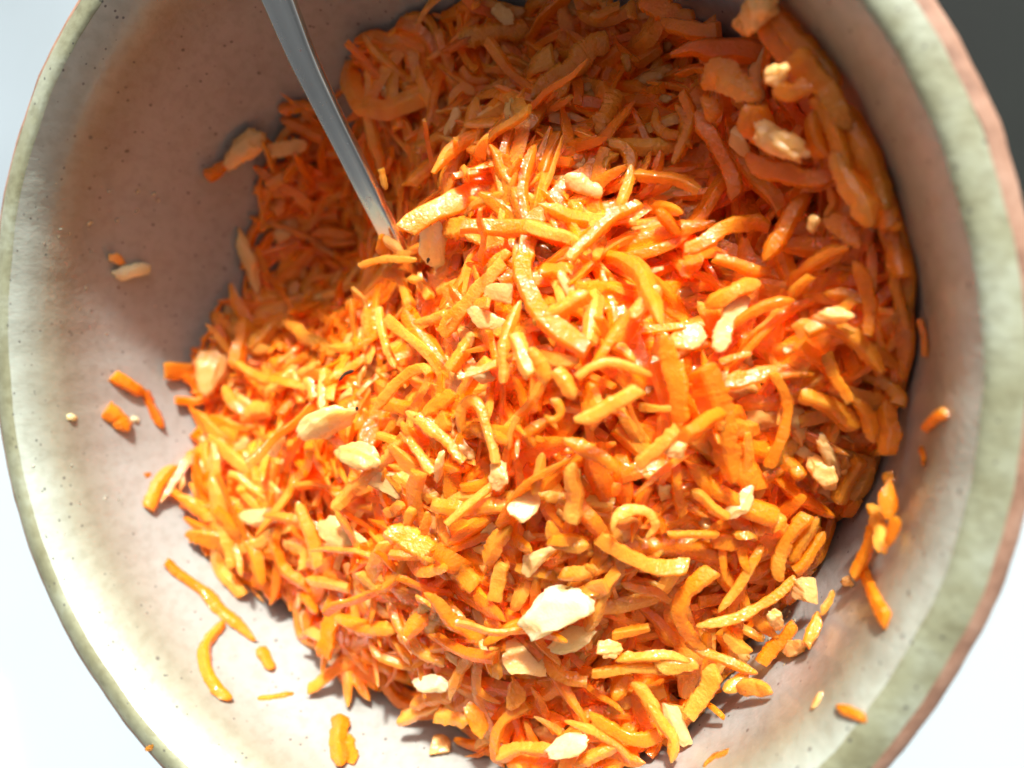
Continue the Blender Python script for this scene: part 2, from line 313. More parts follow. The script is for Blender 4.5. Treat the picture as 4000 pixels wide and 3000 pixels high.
# ------------------------------------------------------------------ building shreds
def smooth_noise(rng, n, k, amp, f=(2, 9)):
    s = np.linspace(0, 1, n)[:, None]; a = np.linspace(0, 2 * np.pi, k, endpoint=False)[None, :]
    o = np.zeros((n, k))
    for _ in range(6):
        o += np.sin(s * rng.uniform(*f) * 6.28 + rng.integers(0, 4) * a + rng.uniform(0, 6.3)) * rng.uniform(.3, 1)
    return o * amp / 2.0
def wig(rng, P):
    L = np.linalg.norm(np.diff(P, axis=0), axis=1).sum(); s = np.linspace(0, L, len(P)); return np.stack([sum(np.sin(s * rng.uniform(15, 75) + rng.uniform(0, 6.3)) for _ in range(3)) / 2 for _ in range(3)], 1)
def sweep(P, N0, wdt, thk, rng, k=10, ends=(0.45, 0.45), jag=0.06, ridge=0.05, period=0.0075, flat=False, twist=0.5):
    n = len(P); P = P + wig(rng, P) * min(wdt, .03) * .10; T = np.gradient(P, axis=0); T /= np.linalg.norm(T, axis=1)[:, None] + 1e-12
    N = np.asarray(N0, float); N = np.broadcast_to(N, P.shape).copy()
    N -= (N * T).sum(1)[:, None] * T; N /= np.linalg.norm(N, axis=1)[:, None] + 1e-9
    Bv = np.cross(T, N)
    s = np.linspace(0, 1, n); L = np.linalg.norm(np.diff(P, axis=0), axis=1).sum()
    tw = (rng.uniform(-1, 1) * twist) * (s - .5) + rng.uniform(-.25, .25) * twist
    N, Bv = N * np.cos(tw)[:, None] + Bv * np.sin(tw)[:, None], Bv * np.cos(tw)[:, None] - N * np.sin(tw)[:, None]
    e0, e1 = ends; fe = min(0.2, 0.45 * wdt / max(L, 1e-6) + .02)
    prof = np.minimum(1, e0 + (1 - e0) * np.sqrt(np.clip(s / (fe if e0 > .3 else .2), 0, 1))) * np.minimum(1, e1 + (1 - e1) * np.sqrt(np.clip((1 - s) / (fe if e1 > .3 else .2), 0, 1)))
    prof = prof * (1 + 0.09 * np.sin(s * rng.uniform(2, 6) + rng.uniform(0, 6)) )
    t_ = rng.uniform(.25, .95)
    if k >= 12: SEC = [(-1, -.7), (-.9, -1), (-.3, -1.03), (.3, -1.03), (.9, -1), (1, -.7), (t_, .72), (t_ - .12, 1), (.35 * t_, 1.06), (-.35 * t_, 1.06), (.12 - t_, 1), (-t_, .72)]; k = 12
    elif k >= 8: SEC = [(-1, -.65), (-.85, -1), (.85, -1), (1, -.65), (t_, .7), (t_ - .15, 1), (.15 - t_, 1), (-t_, .7)]; k = 8
    else: SEC = [(-1, -.6), (0, -1), (1, -.6), (t_, .8), (0, 1), (-t_, .8)]; k = 6
    cx = np.array([q[0] for q in SEC]); sy = np.array([q[1] for q in SEC])
    def walk(am, corr):                                     # correlated random raggedness, no period
        x = rng.normal(0, 1, n + 2 * corr); kk = np.ones(corr) / math.sqrt(corr); return np.convolve(x, kk, 'same')[corr:corr + n] * am
    left = 1 + walk(jag * 2.0, 3) + walk(jag * 3.4, 9); right = 1 + walk(jag * 2.0, 3) + walk(jag * 3.4, 9)
    X = cx[None, :] * np.where(cx[None, :] > 0, right[:, None], left[:, None]) * (prof * (1 + walk(.05, 9)))[:, None] * wdt / 2
    X = X + rng.normal(0, jag * .35, (n, k)) * wdt / 2
    top = 1 + walk(jag * 3.0, 6)
    Y = sy[None, :] * np.where(sy[None, :] > 0, top[:, None], 1) * thk / 2 * (prof[:, None] ** .6) + rng.normal(0, jag * .5, (n, k)) * thk / 2
    if flat: Y = Y + (cx[None, :] ** 2) * wdt * rng.uniform(-.2, .2) * prof[:, None] + walk(.10, 7)[:, None] * thk * cx[None, :]
    V = P[:, None, :] + X[..., None] * Bv[:, None, :] + Y[..., None] * N[:, None, :]
    sk0, sk1 = rng.uniform(-.45, .45, 2); fa = np.clip(1 - s * L / (wdt * 1.2), 0, 1); fb = np.clip(1 - (1 - s) * L / (wdt * 1.2), 0, 1)
    V = V + (X * (sk0 * fa + sk1 * fb)[:, None])[..., None] * T[:, None, :]            # ends cut askew
    V = V.reshape(-1, 3)
    ii, jj = np.meshgrid(np.arange(n - 1), np.arange(k), indexing='ij')
    j2 = (jj + 1) % k
    Fc = np.stack([ii * k + jj, ii * k + j2, (ii + 1) * k + j2, (ii + 1) * k + jj], -1).reshape(-1, 4).tolist()
    c0 = len(V); ca0 = V[:k].mean(0); cb0 = V[-k:].mean(0)
    V = np.vstack([V, ca0, cb0])
    Fc += [(c0, (j + 1) % k, j) for j in range(k)] + [(c0 + 1, (n - 1) * k + j, (n - 1) * k + (j + 1) % k) for j in range(k)]
    return V, Fc
def tone_var(V, tone, rng):
    t = np.full(len(V), float(tone))
    for f, a in ((18, .14), (45, .10), (120, .06)):
        d = rng.normal(0, 1, 3); d /= np.linalg.norm(d); t += a * np.sin(V @ d * f + rng.uniform(0, 6.3))
    return t + rng.normal(0, .02, len(V))
_ico = {}
def ico(sub):
    if sub not in _ico:
        bm = bmesh.new(); bmesh.ops.create_icosphere(bm, subdivisions=sub, radius=1.0)
        _ico[sub] = (np.array([v.co[:] for v in bm.verts]), [tuple(v.index for v in f.verts) for f in bm.faces]); bm.free()
    return _ico[sub]
def chunk(a, b, N, wdt, thk, rng, sub=4, rough=1.0, soft=False):
    """an irregular cut lump from a to b"""
    V0, Fc = ico(sub); V = V0.copy()
    for _ in range(4 if soft else 9):                                    # planed facets, as a knife leaves
        d = rng.normal(0, 1, 3); d /= np.linalg.norm(d); c = rng.uniform(.42, .82); p = V @ d
        V -= (np.clip(p - c, 0, None) * (.8 if soft else .97))[:, None] * d
    nz = np.zeros(len(V))
    for f, am in ((2.5, .06), (5, .045), (11, .03), (24, .02)):
        for _ in range(3):
            d = rng.normal(0, 1, 3); d /= np.linalg.norm(d); nz += np.sin(V0 @ d * f * 2 + rng.uniform(0, 6.3)) * am * rough / 1.6
    V *= (1 + nz)[:, None]
    a = np.asarray(a, float); b = np.asarray(b, float); T = b - a; L = np.linalg.norm(T); T /= L
    N = np.asarray(N, float) - np.dot(N, T) * T; N /= np.linalg.norm(N); B_ = np.cross(T, N)
    V = (a + b) / 2 + V[:, :1] * T * L * .68 + V[:, 1:2] * B_ * wdt * .62 + V[:, 2:] * N * thk * .6
    return V, Fc

# ------------------------------------------------------------------ traced pieces. tile, kind, width, points, lift, [tone]
TILE = {1: (0, 0), 2: (1300, 0), 3: (2600, 0), 4: (0, 1000), 5: (1300, 1000), 6: (2600, 1000), 7: (0, 1950), 8: (1300, 1950), 9: (2600, 1950)}
K = 1400 / 2212
# kinds: s strand, f flat flake, g cream lump, y yellow lump, a peach translucent flake
HEAP = [
 (2,'s',88,[(890,600),(860,760),(800,880),(740,1010),(685,1235)],.05),
 (2,'s',50,[(880,590),(800,540),(735,590),(715,640)],.05),
 (2,'f',60,[(490,930),(560,890),(650,860),(730,830)],.05),
 (2,'a',62,[(700,840),(735,760),(775,670)],.055),
 (2,'f',32,[(640,1030),(690,900),(735,770)],.04),
 (2,'y',85,[(1085,620),(1130,760)],.05),
 (2,'s',80,[(1170,820),(1250,700),(1350,600),(1470,490)],.05),
 (2,'a',95,[(1360,680),(1440,760)],.02),
 (2,'s',78,[(1240,900),(1200,1050),(1190,1200),(1220,1400)],.04),
 (2,'s',80,[(1400,820),(1340,950),(1300,1060)],.03),
 (2,'f',60,[(820,920),(930,960),(1030,1010)],.05),
 (2,'s',85,[(970,900),(1040,1030),(1110,1160),(1150,1290),(1190,1430)],.035),
 (2,'s',66,[(1110,800),(1070,900),(1060,990)],.035),
 (2,'s',55,[(820,1330),(880,1260),(980,1220),(1060,1190)],.03),
 (2,'f',120,[(1770,570),(1720,690),(1640,840)],.02),
 (2,'s',75,[(1700,870),(1790,900),(1840,980),(1830,1070)],.03),
 (2,'s',60,[(1690,1050),(1705,985),(1770,950)],.02),
 (2,'a',90,[(1450,1080),(1540,1140),(1660,1200)],.02),
 (2,'s',72,[(1860,1080),(1980,1090),(2120,1110),(2260,1180)],.04),
 (2,'s',45,[(1310,1240),(1340,1320),(1370,1420)],.03),
 (2,'s',60,[(1850,1010),(1820,1110),(1790,1200),(1760,1290)],.05),
 (2,'s',80,[(1900,1250),(1790,1310),(1690,1390),(1570,1500),(1470,1610)],.05),
 (2,'s',70,[(1990,1300),(2060,1360),(2130,1450)],.02),
 (2,'s',60,[(650,190),(690,300),(735,450)],.03),
 (2,'s',55,[(990,330),(1100,360),(1220,420)],.02),
 (2,'f',125,[(1700,260),(1520,380),(1380,490),(1220,570)],.03),
 (2,'s',70,[(810,420),(870,490),(960,500)],.02),
 (2,'s',68,[(1090,450),(1115,570)],.02),
 (2,'f',110,[(680,1430),(790,1400),(930,1470),(1050,1490)],.03),
 (2,'s',50,[(1810,330),(1830,440)],.01),
 (2,'s',60,[(1990,660),(2000,760),(2060,830),(2130,840)],.01),
 (2,'f',110,[(770,240),(900,220),(1080,190),(1220,160)],.02),
 (2,'a',75,[(1000,60),(1110,120)],.02),
 (2,'s',65,[(1590,90),(1660,100),(1780,40)],.04),
 (2,'s',58,[(1830,0),(1860,125)],.05),
 (2,'f',115,[(1900,10),(2050,60),(2220,140)],.04),
 (2,'f',85,[(1410,50),(1450,190)],.02),
 (2,'s',75,[(1150,1440),(1150,1560),(1150,1660)],.02),
 (2,'f',80,[(2120,650),(2180,760),(2190,900)],.01),
 (5,'s',70,[(330,110),(400,130),(440,220),(470,320),(480,400)],.04),
 (5,'s',60,[(470,140),(540,165),(600,240)],.03),
 (5,'s',84,[(1055,20),(950,150),(850,260),(760,370),(670,470)],.06),
 (5,'f',66,[(130,210),(185,290),(215,420),(230,560),(220,660)],.05,.9),
 (5,'s',52,[(300,330),(305,470),(340,590),(395,690)],.045,.9),
 (5,'f',60,[(370,475),(500,430),(620,390),(690,370)],.05,.8),
 (4,'s',84,[(1745,395),(1850,480),(1950,545),(2110,620)],.05,.7),
 (4,'f',62,[(1640,845),(1750,785),(1850,725),(1980,665)],.05,1.),
 (4,'f',50,[(1820,720),(1860,900)],.035,.8),
 (4,'f',58,[(1900,740),(1930,880)],.035,.9),
 (4,'s',64,[(1990,700),(1985,960)],.035,.9),
 (5,'s',56,[(265,930),(340,860),(395,775),(470,715),(560,690),(600,730)],.07,.8),
 (5,'s',60,[(1010,1275),(985,1160),(950,1030),(910,930),(860,895),(805,935),(790,1010),(795,1080)],.06,.7),
 (5,'s',60,[(420,1080),(500,1180),(560,1260),(620,1340)],.05,.7),
 (5,'f',58,[(450,960),(530,1015),(630,1085),(720,1160),(815,1265)],.06,.7),
 (4,'g',145,[(1840,1130),(2120,985)],.07),
 (5,'g',130,[(60,1230),(240,1260)],.05),
 (5,'a',170,[(240,1400),(350,1450),(480,1440)],.01,1.),
 (4,'g',95,[(1690,1110),(1720,1215)],.05),
 (5,'f',72,[(0,1550),(110,1460),(230,1330),(340,1240),(420,1140)],.06,.8),
 (5,'s',85,[(1120,490),(1170,600),(1225,730)],.11,.9),
 (5,'f',90,[(1210,560),(1270,680),(1300,800)],.09,.6),
 (5,'f',70,[(1370,700),(1420,760),(1490,880)],.08,.8),
 (5,'s',92,[(1480,1000),(1620,975),(1750,900),(1890,815)],.11,.9),
 (5,'s',50,[(1510,750),(1590,690),(1720,665),(1860,690),(1965,735)],.12,.6),
 (5,'s',46,[(1340,880),(1390,910),(1400,980),(1350,1020),(1305,985)],.09,.5),
 (5,'s',62,[(1830,330),(1760,440),(1680,550),(1600,690)],.08,.5),
 (5,'f',100,[(1240,400),(1400,330),(1500,270),(1570,220)],.07,.8),
 (5,'s',90,[(2010,200),(1930,290),(1850,370)],.08,.7),
 (5,'a',90,[(960,220),(1060,235),(1140,230)],.05,.8),
 (5,'a',95,[(860,345),(940,390),(1040,430)],.05,.8),
 (5,'s',58,[(1165,270),(1120,350),(1080,450),(1060,570),(1050,780)],.07,.6),
 (5,'f',72,[(1420,1130),(1530,1165),(1640,1230),(1770,1330)],.06,.5),
 (5,'s',98,[(1500,1265),(1485,1380),(1490,1500),(1485,1660)],.06,.9),
 (5,'s',100,[(620,1560),(750,1580),(900,1560),(1110,1530)],.06,.7),
 (5,'a',150,[(1120,1560),(1290,1540)],.05,1.),
 (5,'f',80,[(390,1350),(480,1400),(560,1470),(660,1530)],.04,.6),
 (5,'g',85,[(1015,1290),(1025,1420)],.035),
 (5,'f',72,[(2130,1060),(2050,1140),(1960,1230),(1870,1300)],.06,.8),
 (5,'g',78,[(2070,1190),(2190,1190)],.05),
 (5,'s',46,[(1895,935),(1980,945),(2090,945)],.05,.8),
 (5,'f',120,[(2000,490),(2060,600),(2110,740),(2140,900),(2150,1010)],.06,.4),
 (5,'f',48,[(1075,1190),(1100,1080),(1150,995)],.03,.7),
 (5,'s',62,[(1240,1480),(1270,1350),(1300,1220)],.04,.6),
 (5,'f',85,[(540,990),(640,905),(740,830)],.05,.6),
 (5,'g',46,[(640,1370),(672,1235)],.03),
 (5,'a',95,[(840,720),(920,670),(990,760)],.04,1.),
 (5,'s',85,[(720,700),(790,600),(840,520)],.03,.5),
 (5,'s',70,[(950,130),(1010,40),(1090,-30)],.03,.6),
 (5,'s',80,[(1330,1010),(1200,1100),(1240,1180)],.02,.2),
 (6,'s',62,[(300,20),(420,45),(540,90),(650,110)],.05),
 (6,'s',88,[(250,320),(340,260),(450,200),(590,180)],.05,.7),
 (6,'a',110,[(500,260),(420,350),(370,450),(320,600)],.03,1.),
 (6,'s',64,[(430,430),(520,365),(650,305),(805,275)],.05),
 (6,'a',90,[(140,530),(180,480),(240,440)],.04,.8),
 (6,'f',155,[(210,680),(270,800),(320,950),(360,1150),(430,1410)],.07,.35),
 (6,'s',62,[(660,720),(710,820),(745,930),(750,1040),(715,1140),(670,1220),(630,1310)],.05,.5),
 (6,'f',88,[(360,775),(530,740),(700,725),(920,715)],.02,.3),
 (6,'s',42,[(330,655),(420,625),(530,600)],.04),
 (6,'s',72,[(1150,30),(1215,140),(1255,250),(1265,360),(1240,480)],.03,.2),
 (6,'f',60,[(980,230),(1100,240),(1200,290)],.02,.2),
 (6,'g',70,[(950,365),(1125,385)],.04),
 (6,'s',82,[(880,480),(990,450),(1100,480),(1200,540),(1280,620),(1330,730)],.05,.7),
 (6,'f',80,[(790,490),(850,435),(910,395)],.05,.6),
 (6,'s',62,[(990,600),(1040,720),(1090,820),(1140,900)],.04,.6),
 (6,'f',70,[(1150,860),(1210,960),(1250,1050),(1285,1160)],.05,.7),
 (6,'s',112,[(830,860),(950,900),(1060,960),(1180,1060)],.04,.5),
 (6,'f',52,[(740,600),(820,575),(935,590)],.03),
 (6,'s',58,[(1440,50),(1425,180),(1450,330),(1490,450)],.02,.3),
 (6,'s',100,[(1340,900),(1370,1020),(1410,1120),(1460,1260)],.03,.3),
 (6,'a',85,[(760,1180),(860,1220),(960,1250)],.01,.3),
 (6,'g',60,[(960,1150),(1050,1310)],.02),
 (6,'s',84,[(1200,1250),(1170,1330),(1110,1420),(1070,1510)],.03,.5),
 (6,'s',88,[(770,1350),(840,1320)],.04,.4),
 (6,'y',105,[(920,1270),(1030,1400)],.05),
 (6,'s',64,[(150,1460),(230,1490),(310,1560),(390,1620)],.05,.7),
 (6,'a',90,[(510,1440),(480,1530),(410,1610)],.06,.8),
 (6,'s',72,[(890,130),(820,190),(780,250)],.04,.6),
 (6,'s',80,[(1370,1340),(1430,1410)],.03,.6),
 (6,'f',90,[(1460,1420),(1420,1500),(1420,1600)],.03,.5),
 (6,'s',70,[(1270,540),(1370,640),(1450,700)],.01,.2),
 (6,'s',80,[(1520,120),(1530,250),(1520,380)],.005,.2),
 (9,'f',72,[(1250,50),(1320,110),(1360,200),(1380,345)],.06,.9),
 (9,'s',76,[(1310,130),(1305,260),(1260,380),(1165,480)],.05,.5),
 (9,'s',62,[(1490,120),(1440,200),(1395,300)],.04,.5),
 (9,'s',50,[(590,280),(545,380),(490,480),(420,580),(320,700)],.06,.6),
 (9,'s',92,[(300,440),(180,510),(105,600),(80,700),(110,810),(170,890),(255,930)],.06,.6),
 (9,'s',58,[(800,480),(700,580),(580,660),(440,730),(190,790)],.07,.6),
 (9,'s',82,[(870,90),(790,200),(740,300),(690,400),(680,500)],.05,.6),
 (9,'s',70,[(940,110),(860,240),(770,390)],.04,.4),
 (9,'s',70,[(990,200),(900,320),(790,440)],.03,.3),
 (9,'f',110,[(730,130),(650,150),(540,190),(430,220)],.05,.6),
 (9,'s',46,[(20,220),(120,220),(250,220),(330,210)],.05,.6),
 (9,'a',125,[(790,510),(870,570),(950,610)],.05,.6),
 (9,'f',40,[(1045,555),(1010,640),(960,720)],.05,.7),
 (9,'s',60,[(930,690),(915,800),(895,915)],.05,.6),
 (9,'s',72,[(800,760),(730,860),(650,930),(585,1010)],.04,.5),
 (9,'s',68,[(360,830),(440,880),(540,940)],.06,.7),
 (9,'s',66,[(120,890),(250,950),(400,1000),(570,1085)],.05,.6),
 (9,'f',110,[(-30,1000),(90,980),(175,1040)],.05,.7),
 (9,'s',90,[(315,1015),(270,1120),(210,1230),(140,1340)],.05,.6),
 (9,'s',64,[(515,1080),(440,1120),(365,1190)],.05,.8),
 (9,'s',84,[(430,1160),(550,1170),(690,1215)],.04,.7),
 (9,'s',30,[(260,1260),(320,1310),(385,1375)],.03),
 (9,'a',110,[(20,1240),(80,1330),(120,1480)],.03,1.),
 (9,'s',60,[(0,1380),(40,1480),(40,1630)],.05,.9),
 (9,'f',70,[(560,720),(620,810),(680,860)],.04,.5),
 (9,'g',60,[(660,700),(700,790)],.05),
 (8,'f',120,[(340,190),(480,270),(620,340),(760,410),(880,540)],.06,.7),
 (8,'s',60,[(490,50),(460,140),(480,240)],.05,.7),
 (8,'f',60,[(590,90),(560,210)],.05,.8),
 (8,'s',50,[(650,90),(680,200),(740,300)],.05,.6),
 (8,'f',84,[(330,270),(260,400),(195,545)],.05,.9),
 (8,'s',60,[(450,380),(405,480),(310,560)],.04,.6),
 (8,'f',90,[(1090,150),(1010,280),(930,410)],.05,.6),
 (8,'s',92,[(1050,400),(1020,520),(990,625)],.05,.8),
 (8,'s',90,[(20,740),(150,775),(280,805),(410,820)],.06,.7),
 (8,'s',50,[(220,860),(270,940),(360,990),(520,1030)],.04,.7),
 (8,'s',70,[(420,820),(500,890),(590,960),(690,1010)],.05,.7),
 (8,'f',60,[(475,755),(560,680),(660,650)],.05,.8),
 (8,'g',195,[(1120,770),(1530,640)],.08),
 (8,'g',105,[(1360,920),(1580,810)],.055),
 (8,'s',72,[(1740,520),(1670,610),(1620,700),(1575,800)],.07,.8),
 (8,'f',58,[(1430,580),(1540,570),(1660,530),(1760,440)],.06,.7),
 (8,'s',52,[(1780,520),(1900,550),(2000,570),(2080,630)],.04,.5),
 (8,'g',105,[(530,1110),(710,1135)],.05),
 (8,'f',92,[(480,1270),(600,1230),(730,1170)],.05,.7),
 (8,'f',62,[(395,1370),(520,1335),(650,1270)],.05,.8),
 (8,'f',80,[(630,1320),(730,1340),(825,1370)],.04,.7),
 (8,'s',62,[(890,870),(820,1000),(760,1110),(715,1230)],.06,.8),
 (8,'f',84,[(840,1240),(890,1330),(920,1440)],.04,.6),
 (8,'f',70,[(945,700),(1000,780),(1060,850)],.05,.6),
 (8,'s',64,[(1000,930),(1010,1085)],.06,.9),
 (8,'a',165,[(1060,950),(1200,1030),(1360,1040)],.055,.6),
 (8,'s',64,[(1740,1005),(1900,975),(2050,970),(2210,1000)],.06,.7),
 (8,'s',60,[(1600,1080),(1800,1050),(2000,1060),(2220,1060)],.05,.5),
 (8,'s',74,[(1590,1310),(1680,1400),(1800,1465),(1920,1480),(2015,1450)],.02,.5),
 (8,'s',70,[(1210,1280),(1080,1370),(1010,1470),(1005,1570),(1060,1660)],.02,.5),
 (8,'s',80,[(1010,1590),(1180,1550),(1360,1520)],.03,.6),
 (8,'g',115,[(1340,1580),(1540,1500)],.035),
 (8,'s',70,[(1400,1470),(1560,1460),(1760,1450)],.02,.6),
 (8,'s',70,[(1500,1640),(1620,1560),(1780,1510)],.02,.6),
 (8,'s',60,[(1950,1270),(2040,1390),(2100,1490),(2080,1630)],.06,.9),
 (8,'f',50,[(1730,200),(1750,110),(1850,60),(1960,90),(1995,170),(1930,240)],.06,1.),
 (8,'s',90,[(1630,220),(1760,320),(1900,390),(2050,430),(2200,410)],.06,.6),
 (8,'a',110,[(1150,430),(1250,350),(1370,310)],.03,.7),
 (8,'s',72,[(1330,130),(1370,240),(1470,290),(1570,280)],.05,.7),
 (8,'s',60,[(1590,420),(1560,530)],.05,.7),
 (8,'s',60,[(1960,790),(1850,810),(1720,830)],.04,.7),
 (8,'g',80,[(1650,930),(1770,900)],.04),
 (8,'f',100,[(700,600),(640,720),(620,820)],.02,.6),
 (8,'f',95,[(1150,1150),(1110,1230),(1100,1300)],.03,.6),
 (8,'f',80,[(1280,950),(1420,1100),(1560,1130)],.03,.5),
 (8,'s',80,[(1750,1250),(1800,1120),(1860,1100)],.01,.4),
 (8,'f',80,[(1850,1130),(1930,1230),(1990,1330)],.04,.6),
 (7,'s',82,[(1310,-140),(1370,50),(1400,200),(1440,415)],.06,.8),
 (7,'f',72,[(1100,-20),(1200,50),(1310,140)],.05,.8),
 (7,'s',60,[(1880,820),(1960,830),(2090,905)],.05,.7),
 (7,'s',70,[(1820,10),(1880,120),(1930,250),(1970,420)],.06,.8),
 (7,'s',60,[(1880,490),(2000,505),(2150,545)],.06,.9),
 (7,'s',70,[(1700,170),(1690,320),(1760,440),(1930,580)],.03,.7),
 (7,'a',150,[(1960,150),(2080,200),(2200,260)],.04,.7),
 (7,'f',70,[(1770,260),(1870,310),(1880,430)],.04,.9),
 (7,'a',120,[(1480,130),(1600,90),(1700,110)],.03,.9),
 (7,'f',60,[(1450,310),(1600,270),(1700,200)],.03,.9),
 (4,'y',140,[(1320,580),(1270,800)],.03),
 (4,'s',66,[(1340,430),(1380,540),(1400,660)],.02,.3),
 (4,'f',92,[(1515,375),(1505,480),(1475,590),(1480,720)],.05,.5),
 (4,'s',92,[(1695,420),(1620,500),(1545,575)],.045,.6),
 (4,'s',60,[(1380,800),(1430,900),(1510,965)],.03,.6),
 (4,'s',52,[(1455,640),(1550,720),(1690,790)],.05,.7),
 (4,'a',56,[(1340,1130),(1380,1210),(1450,1230),(1530,1130)],.03,.9),
 (4,'s',100,[(1490,1020),(1560,950),(1650,940)],.03,.6),
 (4,'s',70,[(1250,1065),(1340,1080),(1460,1115)],.025,.6),
 (4,'f',90,[(1660,640),(1760,700),(1900,620)],.03,.3),
 (1,'s',70,[(1265,1085),(1330,1070),(1410,1010)],.03,.4),
 (1,'y',100,[(1420,1010),(1620,820)],.04),
 (1,'a',80,[(1620,920),(1750,920),(1890,900)],.03,.7),
 (1,'s',66,[(1560,1020),(1700,1130),(1850,1220),(1930,1280)],.03,.4),
 (1,'s',66,[(1850,950),(1800,1040),(1740,1130)],.03,.4),
 (1,'y',85,[(1490,1440),(1560,1740)],.01),
 (1,'s',60,[(1920,1440),(2050,1440),(2190,1450)],.03,.3),
 (1,'s',60,[(1980,1480),(2080,1500),(2200,1500)],.03,.3),
 (1,'s',70,[(1700,640),(1850,640),(2000,700)],.02,.2),
 (1,'s',70,[(1720,740),(1850,790),(1990,860)],.03,.3),
 (3,'s',125,[(620,60),(760,200),(900,350),(1050,560)],.045,.35),
 (3,'s',115,[(590,130),(690,290),(800,430),(900,560)],.04,.3),
 (3,'s',125,[(800,330),(930,480),(1040,640),(1130,800)],.055,.45),
 (3,'s',130,[(1060,620),(1180,820),(1290,1050),(1400,1290)],.04,.4),
 (3,'s',110,[(950,590),(1030,760),(1080,930),(1110,1090)],.06,.6),
 (3,'s',135,[(1060,900),(1130,1080),(1200,1260),(1290,1410)],.06,.75),
 (3,'f',120,[(1230,1020),(1330,1200),(1430,1390)],.03,.5),
 (3,'g',190,[(450,150),(640,20)],.07),
 (3,'g',90,[(630,460),(740,450)],.10),
 (3,'s',95,[(650,540),(770,565),(885,520)],.09,.6),
 (3,'f',150,[(490,700),(570,800),(640,820)],.07,.6),
 (3,'g',120,[(600,820),(820,950)],.075),
 (3,'s',90,[(890,700),(930,840),(1005,970)],.06,.4),
 (3,'f',130,[(210,520),(330,460),(450,520),(560,620)],.05,.6),
 (3,'f',90,[(230,620),(330,730)],.04,.4),
 (3,'a',85,[(400,780),(450,870),(490,930)],.03,.4),
 (3,'s',115,[(490,960),(620,1040),(800,1080),(1080,1080)],.05,.3),
 (3,'s',60,[(1010,1160),(1045,1250),(1000,1340)],.03,.3),
 (3,'s',98,[(880,1190),(780,1320),(700,1450),(610,1610)],.05,.4),
 (3,'g',70,[(880,1390),(950,1370)],.06),
 (3,'s',84,[(120,1540),(250,1480),(400,1400),(540,1370),(635,1410)],.05,.4),
 (3,'s',70,[(100,560),(165,700),(120,850),(50,1010)],.03,.3),
 (3,'s',92,[(180,680),(290,850),(350,980),(440,1210)],.02,.2),
 (3,'s',90,[(-20,120),(150,180),(320,190)],.05,.3),
 (3,'s',52,[(60,460),(200,430),(310,440)],.03,.4),
 (3,'f',110,[(1000,1330),(1090,1420),(1180,1480)],.03,.4),
 (3,'s',110,[(1080,1540),(980,1600),(940,1650)],.02,.3),
 (3,'s',110,[(1400,1420),(1500,1560),(1560,1680)],.01,.2),
]
# pieces lying loose on the bowl's wall: label given by hand
LOOSE = [
 (7,'s',76,[(1010,390),(1130,480),(1280,600),(1400,730),(1570,880)],'long straight orange shred lying alone on the pale inner wall below the heap',0.50),
 (7,'s',80,[(1365,775),(1285,860),(1250,980),(1295,1120),(1420,1255)],'crescent shaped orange shred on the pale wall touching the long straight loose shred',0.33),
 (7,'s',78,[(1615,935),(1640,1000),(1670,1070)],'short orange stub on the pale wall just past the end of the long loose shred',0.39),
 (7,'f',46,[(1585,1225),(1690,1215),(1815,1200)],'thin flat orange sliver lying level on the pale wall below the short stub',0.39),
 (7,'s',95,[(2085,1365),(2090,1500),(2095,1680)],'thick upright orange shred on the pale wall cut by the bottom of the photo',0.39),
 (7,'f',70,[(2150,1450),(2160,1560),(2175,1650)],'frilly orange scrap stuck along the side of the thick upright loose shred',0.44),
 (7,'f',34,[(900,1545),(965,1528)],'tiny pale orange crumb lying on the lower left edge of the rim',0.44),
 (4,'s',86,[(685,745),(780,800),(895,845)],'stubby golden orange shred on the left wall meeting a darker one at its end',0.50),
 (4,'s',66,[(890,850),(935,940),(995,1060)],'dark orange shred on the left wall hanging from the end of the golden one',0.11),
 (4,'s',100,[(640,935),(700,1000),(775,1090)],'thick short orange stub on the left wall below the golden shred',0.28),
 (4,'s',92,[(1070,1300),(985,1400),(895,1570)],'ochre orange shred slanting steeply on the sunlit left wall, apart from all others',0.33),
 (4,'f',34,[(885,1345),(925,1355)],'tiny orange crumb beside the slanting ochre shred on the left wall',0.39),
 (9,'s',100,[(1250,430),(1275,540),(1330,660),(1390,760)],'plump sunlit orange shred on the lower right wall casting a shadow',0.44),
 (9,'f',62,[(395,1565),(320,1590),(240,1660)],'flat orange flake on the wall at the bottom edge of the photo',0.44),
 (9,'s',64,[(1075,1280),(1170,1330),(1280,1390)],'blurred orange shred stuck high on the wall close under the lower right rim',0.50),
 (6,'s',60,[(1590,390),(1605,500),(1610,620)],'narrow orange shred stuck on the shaded right wall under the rim',0.17),
 (6,'s',80,[(1620,1060),(1690,1010),(1745,960)],'pale orange piece on the right wall, above the edge of the sunlight',0.50),
 (6,'f',60,[(1570,1180),(1600,1280)],'small tan orange scrap on the right wall below the pale orange piece',0.44),
]
LOOSE_PALE = [
 (4,'y',62,[(650,-10),(745,30)],'yellow half of the translucent lump stuck on the shaded left wall'),
 (4,'g',100,[(715,85),(890,85)],'glistening cream lump stuck on the left wall at the edge of the shade'),
 (4,'g',48,[(410,985),(460,1000)],'tiny white crumb on the left wall, nearest to the rim'),
 (4,'g',32,[(800,1000),(845,1015)],'tiny white crumb between the orange stubs on the left wall'),
 (9,'y',110,[(740,930),(870,930)],'wet greenish yellow lump on the lower right wall where the heap ends'),
 (9,'y',48,[(925,1290),(970,1200)],'faint yellow smear of a piece on the lower right wall'),
 (9,'y',60,[(1120,510),(1180,520)],'small dull yellow piece on the wall in the shadow at the right of the heap'),
 (8,'y',120,[(585,1560),(710,1560)],'round translucent yellow drop on the pale wall under the heap'),
]
